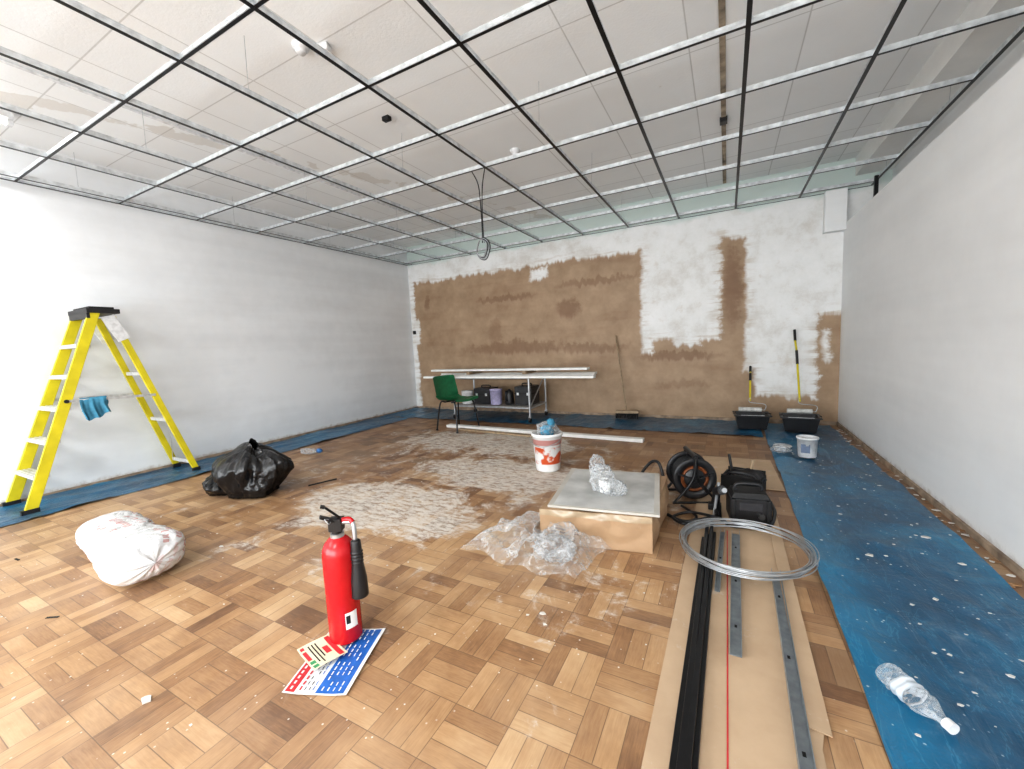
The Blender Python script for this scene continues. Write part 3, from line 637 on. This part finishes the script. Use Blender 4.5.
# ------------------------------------------------------------------ cable reel
def reel(cx_,cy_,R_,rz,w_,name):
    s=M(); ax=Rz(rz)@V((0,-1,0)); o=V((cx_,cy_,R_+.03))
    for k_ in (-1,1):
        c_=o+ax*k_*w_/2; q_=[]; x=ax.cross(V((0,0,1))); 
        s.lathe([(R_,-.006),(R_+.008,0),(R_,.006),(R_-.040,.005),(R_-.040,-.005),(R_,-.006)],c_,BLK,36,ax)
        for i in range(5):
            a=i*math.pi*2/5+.3; d=x*math.cos(a)+V((0,0,1))*math.sin(a); s.beam(c_+d*.02,c_+d*(R_-.006),.006,.048,BLK,ax)
        s.lathe([(.0,.006),(.060,.006),(.065,0),(.060,-.006),(.0,-.006)],c_,BLK,20,ax)
    s.cyl(o-ax*w_/2,o+ax*w_/2,.05,BLK,seg=20)
    for j in range(7):
        for r_ in range(3):
            c_=o+ax*(-w_/2+w_*(j+.7)/7.6); rr=R_*(.50+.13*r_); q_=[c_+(x*math.cos(a)+V((0,0,1))*math.sin(a))*rr for a in [i*math.pi/6 for i in range(12)]]
            s.tube(q_,.008,ORG if (j>3 or r_<2) else BLKM,6,3,True)
    for k_ in (-1,1):
        c_=o+ax*k_*(w_/2+.03); s.tube([c_+x*.13+V((0,0,-R_-.02)),c_+x*.02,c_+x*.0+V((0,0,R_+.02))],.008,BLKR,8); s.tube([c_-x*.13+V((0,0,-R_-.02)),c_-x*.02,c_+V((0,0,R_+.02))],.008,BLKR,8)
        s.cyl(c_-x*.14+V((0,0,-R_-.02)),c_+x*.14+V((0,0,-R_-.02)),.008,BLKR,seg=8)
    s.cyl(o-ax*(w_/2+.03)+V((0,0,R_+.02)),o+ax*(w_/2+.03)+V((0,0,R_+.02)),.014,BLK)
    return s.done(name)
reel(-.205,2.80,.125,20,.17,"cable_reel")
s=M(); R=Rz(8); o=V((.11,2.57,.012)); s.box(o+V((0,0,.065)),(.20,.16,.13),BLK,R); s.box(o+V((0,0,.145)),(.19,.145,.03),BLKM,R,.85)
for a in (-.085,.085): s.box(o+R@V((a,-.078,.07)),(.02,.02,.12),BLKM,R)
s.tube([o+R@V((-.065,0,.15)),o+R@V((-.055,0,.19)),o+R@V((.055,0,.19)),o+R@V((.065,0,.15))],.010,BLK)
s.box(o+R@V((0,-.083,.09)),(.11,.006,.045),P("grey_panel",(.035,.035,.04),.4),R); s.cyl(o+R@V((.05,-.083,.04)),o+R@V((.05,-.093,.04)),.016,P("grey_dial",(.06,.06,.06),.4))
s.done("site_toolbox",.007)
s=M(); R=Rz(-12); o=V((.10,2.98,.010))
s.box(o+V((0,0,.008)),(.22,.18,.014),BLKM,R)
for (a,b_,dx,dy,tl) in ((0,-.09,.22,.012,10),(0,.09,.22,.012,-10)): s.box(o+R@V((a,b_,.07)),(dx,dy,.13),BLKM,R@Matrix.Rotation(math.radians(tl),3,'X'))
for a in (-.11,.11): s.box(o+R@V((a,0,.06)),(.012,.17,.11),BLKM,R)
s.tube([o+R@V((-.08,-.09,.13)),o+R@V((-.05,-.11,.16)),o+R@V((.05,-.11,.16)),o+R@V((.08,-.09,.13))],.008,BLK)
s.cyl(o+R@V((-.05,0,.03)),o+R@V((-.09,.02,.24)),.009,BLK,seg=10); s.cyl(o+R@V((.02,0,.03)),o+R@V((.05,.02,.22)),.009,WOOD,seg=10); s.blob(o+V((.02,0,.10)),(.09,.07,.06),BLK,3,.5,2,4,True)
s.done("tool_bag")
s=M(); s.cyl((-.045,2.44,.045),(-.06,2.63,.06),.012,BLKR); s.cyl((-.03,2.45,.03),(-.045,2.66,.10),.010,BLKR); s.cyl((-.06,2.48,.03),(-.04,2.64,.17),.009,SILV)
s.cyl((-.05,2.60,.13),(-.02,2.52,.17),.026,BLK); s.cyl((-.02,2.52,.17),(-.008,2.49,.18),.014,SILV); s.beam((-.05,2.60,.12),(-.06,2.62,.04),.035,.03,BLK); s.box((-.06,2.625,.03),(.07,.05,.035),BLK)
s.done("cordless_drill",.003)
s=M(); s.tube([(-.30,2.42,.022),(-.20,2.36,.022),(-.05,2.38,.060),(.02,2.40,.022),(.1,2.41,.022),(.2,2.45,.022),(.245,2.65,.022),(.24,2.8,.022)],.010,BLK,8,8)
s.tube([(-.24,2.58,.022),(-.15,2.45,.022),(-.2,2.33,.022),(-.27,2.40,.022),(-.18,2.47,.035),(-.05,2.40,.055)],.008,BLK,8,8); s.done("black_hose")
s=M(); s.tube([(-.35,2.95,.012),(-.42,2.88,.012),(-.46,2.76,.012),(-.52,2.80,.10),(-.46,2.82,.20),(-.40,2.78,.22),(-.365,2.74,.14)],.010,BLK,8,8); s.done("black_power_lead")
# crushed clear drinks bottle lying on its side
s=M(); A0=V((.415,1.475,.042)); A1=V((.500,1.325,.040)); dd=(A1-A0); Ld=dd.length; dd.normalize(); xx=dd.cross(V((0,0,1))).normalized(); zz_=xx.cross(dd)
def bot(u,v):
    a=2*math.pi*u; t=v
    r=.033 if t<.68 else .033-(t-.68)/.22*.020 if t<.90 else .013
    if t<.04: r*=math.sqrt(max(0,t/.04))
    r*=1+.05*math.sin(t*60)*(t<.66)+.14*noise.noise(V((math.cos(a)*1.6,math.sin(a)*1.6,t*6)))*(t<.8)
    return A0+dd*(Ld*t)+xx*math.cos(a)*r*1.1+zz_*math.sin(a)*r*.82
s.grid(bot,40,60,CLR2)
def lbl(u,v):
    p_=bot(u,.30+.22*v); c_=A0+dd*(Ld*(.30+.22*v)); return c_+(p_-c_)*1.02
s.grid(lbl,40,12,P("bottle_label",(.62,.68,.74),.4,0,.15,12)); s.cyl(A0+dd*(Ld*.97),A0+dd*(Ld*1.08),.0145,WHT); s.done("plastic_bottle")
s=M(); s.blob((-3.90,2.70,.03),(.11,.05,.03),CLR2,4,.5,2.4,5,True,.8); s.blob((-3.78,2.74,.035),(.03,.03,.025),P("blue_cap",(.05,.2,.5),.4),3,.3,2,3,False,.8); s.done("plastic_wrapping")
s=M(); s.tube([(-2.93,2.00,.012),(-2.89,2.08,.014),(-2.85,2.20,.012)],.006,BLKM); s.done("rubber_strip")
# debris
DEB=P("plaster_chip",(.68,.66,.62),.8); DW=P("wood_chip",(.35,.2,.1),.8)
def chip(s,x,y,z,r_,m):
    n=random.randint(4,6); a0=random.random()*6; ps=[V((x+r_*random.uniform(.5,1.2)*math.cos(a0+6.283*i/n),y+r_*random.uniform(.4,.9)*math.sin(a0+6.283*i/n),z)) for i in range(n)]
    h=r_*.22; s.add(ps+[p_+V((0,0,h)) for p_ in ps],[tuple(range(n))[::-1],tuple(range(n,2*n))]+[(i,(i+1)%n,n+(i+1)%n,n+i) for i in range(n)],m)
s=M()
for i in range(170): chip(s,random.uniform(.4,1.0),random.uniform(.7,4.8),.018,random.uniform(.002,.010),DEB)
for i in range(120): chip(s,random.uniform(.98,1.06),random.uniform(.8,5.3),.006,random.uniform(.005,.020),DEB if i%3 else DW)
for (x,y,r_) in ((.58,2.3,.018),(.70,2.0,.014),(.86,2.6,.02),(.9,2.35,.016),(.62,1.25,.018)): chip(s,x,y,.018,r_,DEB)
s.done("plaster_debris")
s=M()
for i in range(260): chip(s,random.gauss(-1.9,.9),random.gauss(2.4,1.0),.001,random.uniform(.002,.007),DEB)
for (x,y,r_) in ((-1.60,.48,.022),(-.63,1.35,.014),(-.60,1.30,.010),(-.68,1.32,.010),(-2.5,1.15,.015)): chip(s,x,y,.001,r_,DEB)
s.done("plaster_debris")
s=M()
for (x,y,a,l_) in ((-2.95,.42,10,.08),(-2.75,.28,8,.06),(-2.50,.50,30,.05),(-3.45,.60,4,.05),(-3.2,.45,12,.06),(-2.9,.15,5,.07)): s.box((x,y,.002),(l_,.009,.002),BLKM,Rz(a))
s.done("black_tape_scraps")
# ------------------------------------------------------------------ lights
def area(name,loc,rot,sx,sy,e_,col=(1,1,1)):
    L_=bpy.data.lights.new(name,'AREA'); L_.shape='RECTANGLE'; L_.size=sx; L_.size_y=sy; L_.energy=e_; L_.color=col
    o_=bpy.data.objects.new(name,L_); o_.location=loc; o_.rotation_euler=[math.radians(a) for a in rot]; S.collection.objects.link(o_)
area("assumed_window_fill",(-1.9,-2.9,1.25),(100,0,0),5.6,2.2,300,(.92,.97,1))  # fill light added behind camera for an assumed unseen window, to brighten the room
area("tube_light_left",(-4.30,.33,2.67),(0,0,0),.12,1.3,8,(1,.99,.98))
area("tube_light_a",(-2.9,-1.4,2.67),(0,0,0),.12,1.4,46,(.98,.99,1))
area("tube_light_b",(-.6,-1.4,2.67),(0,0,0),.12,1.4,46,(.98,.99,1))
wd=bpy.data.worlds.new("world"); S.world=wd; wd.use_nodes=True; wd.node_tree.nodes['Background'].inputs[0].default_value=(.8,.87,1,1); wd.node_tree.nodes['Background'].inputs[1].default_value=.3
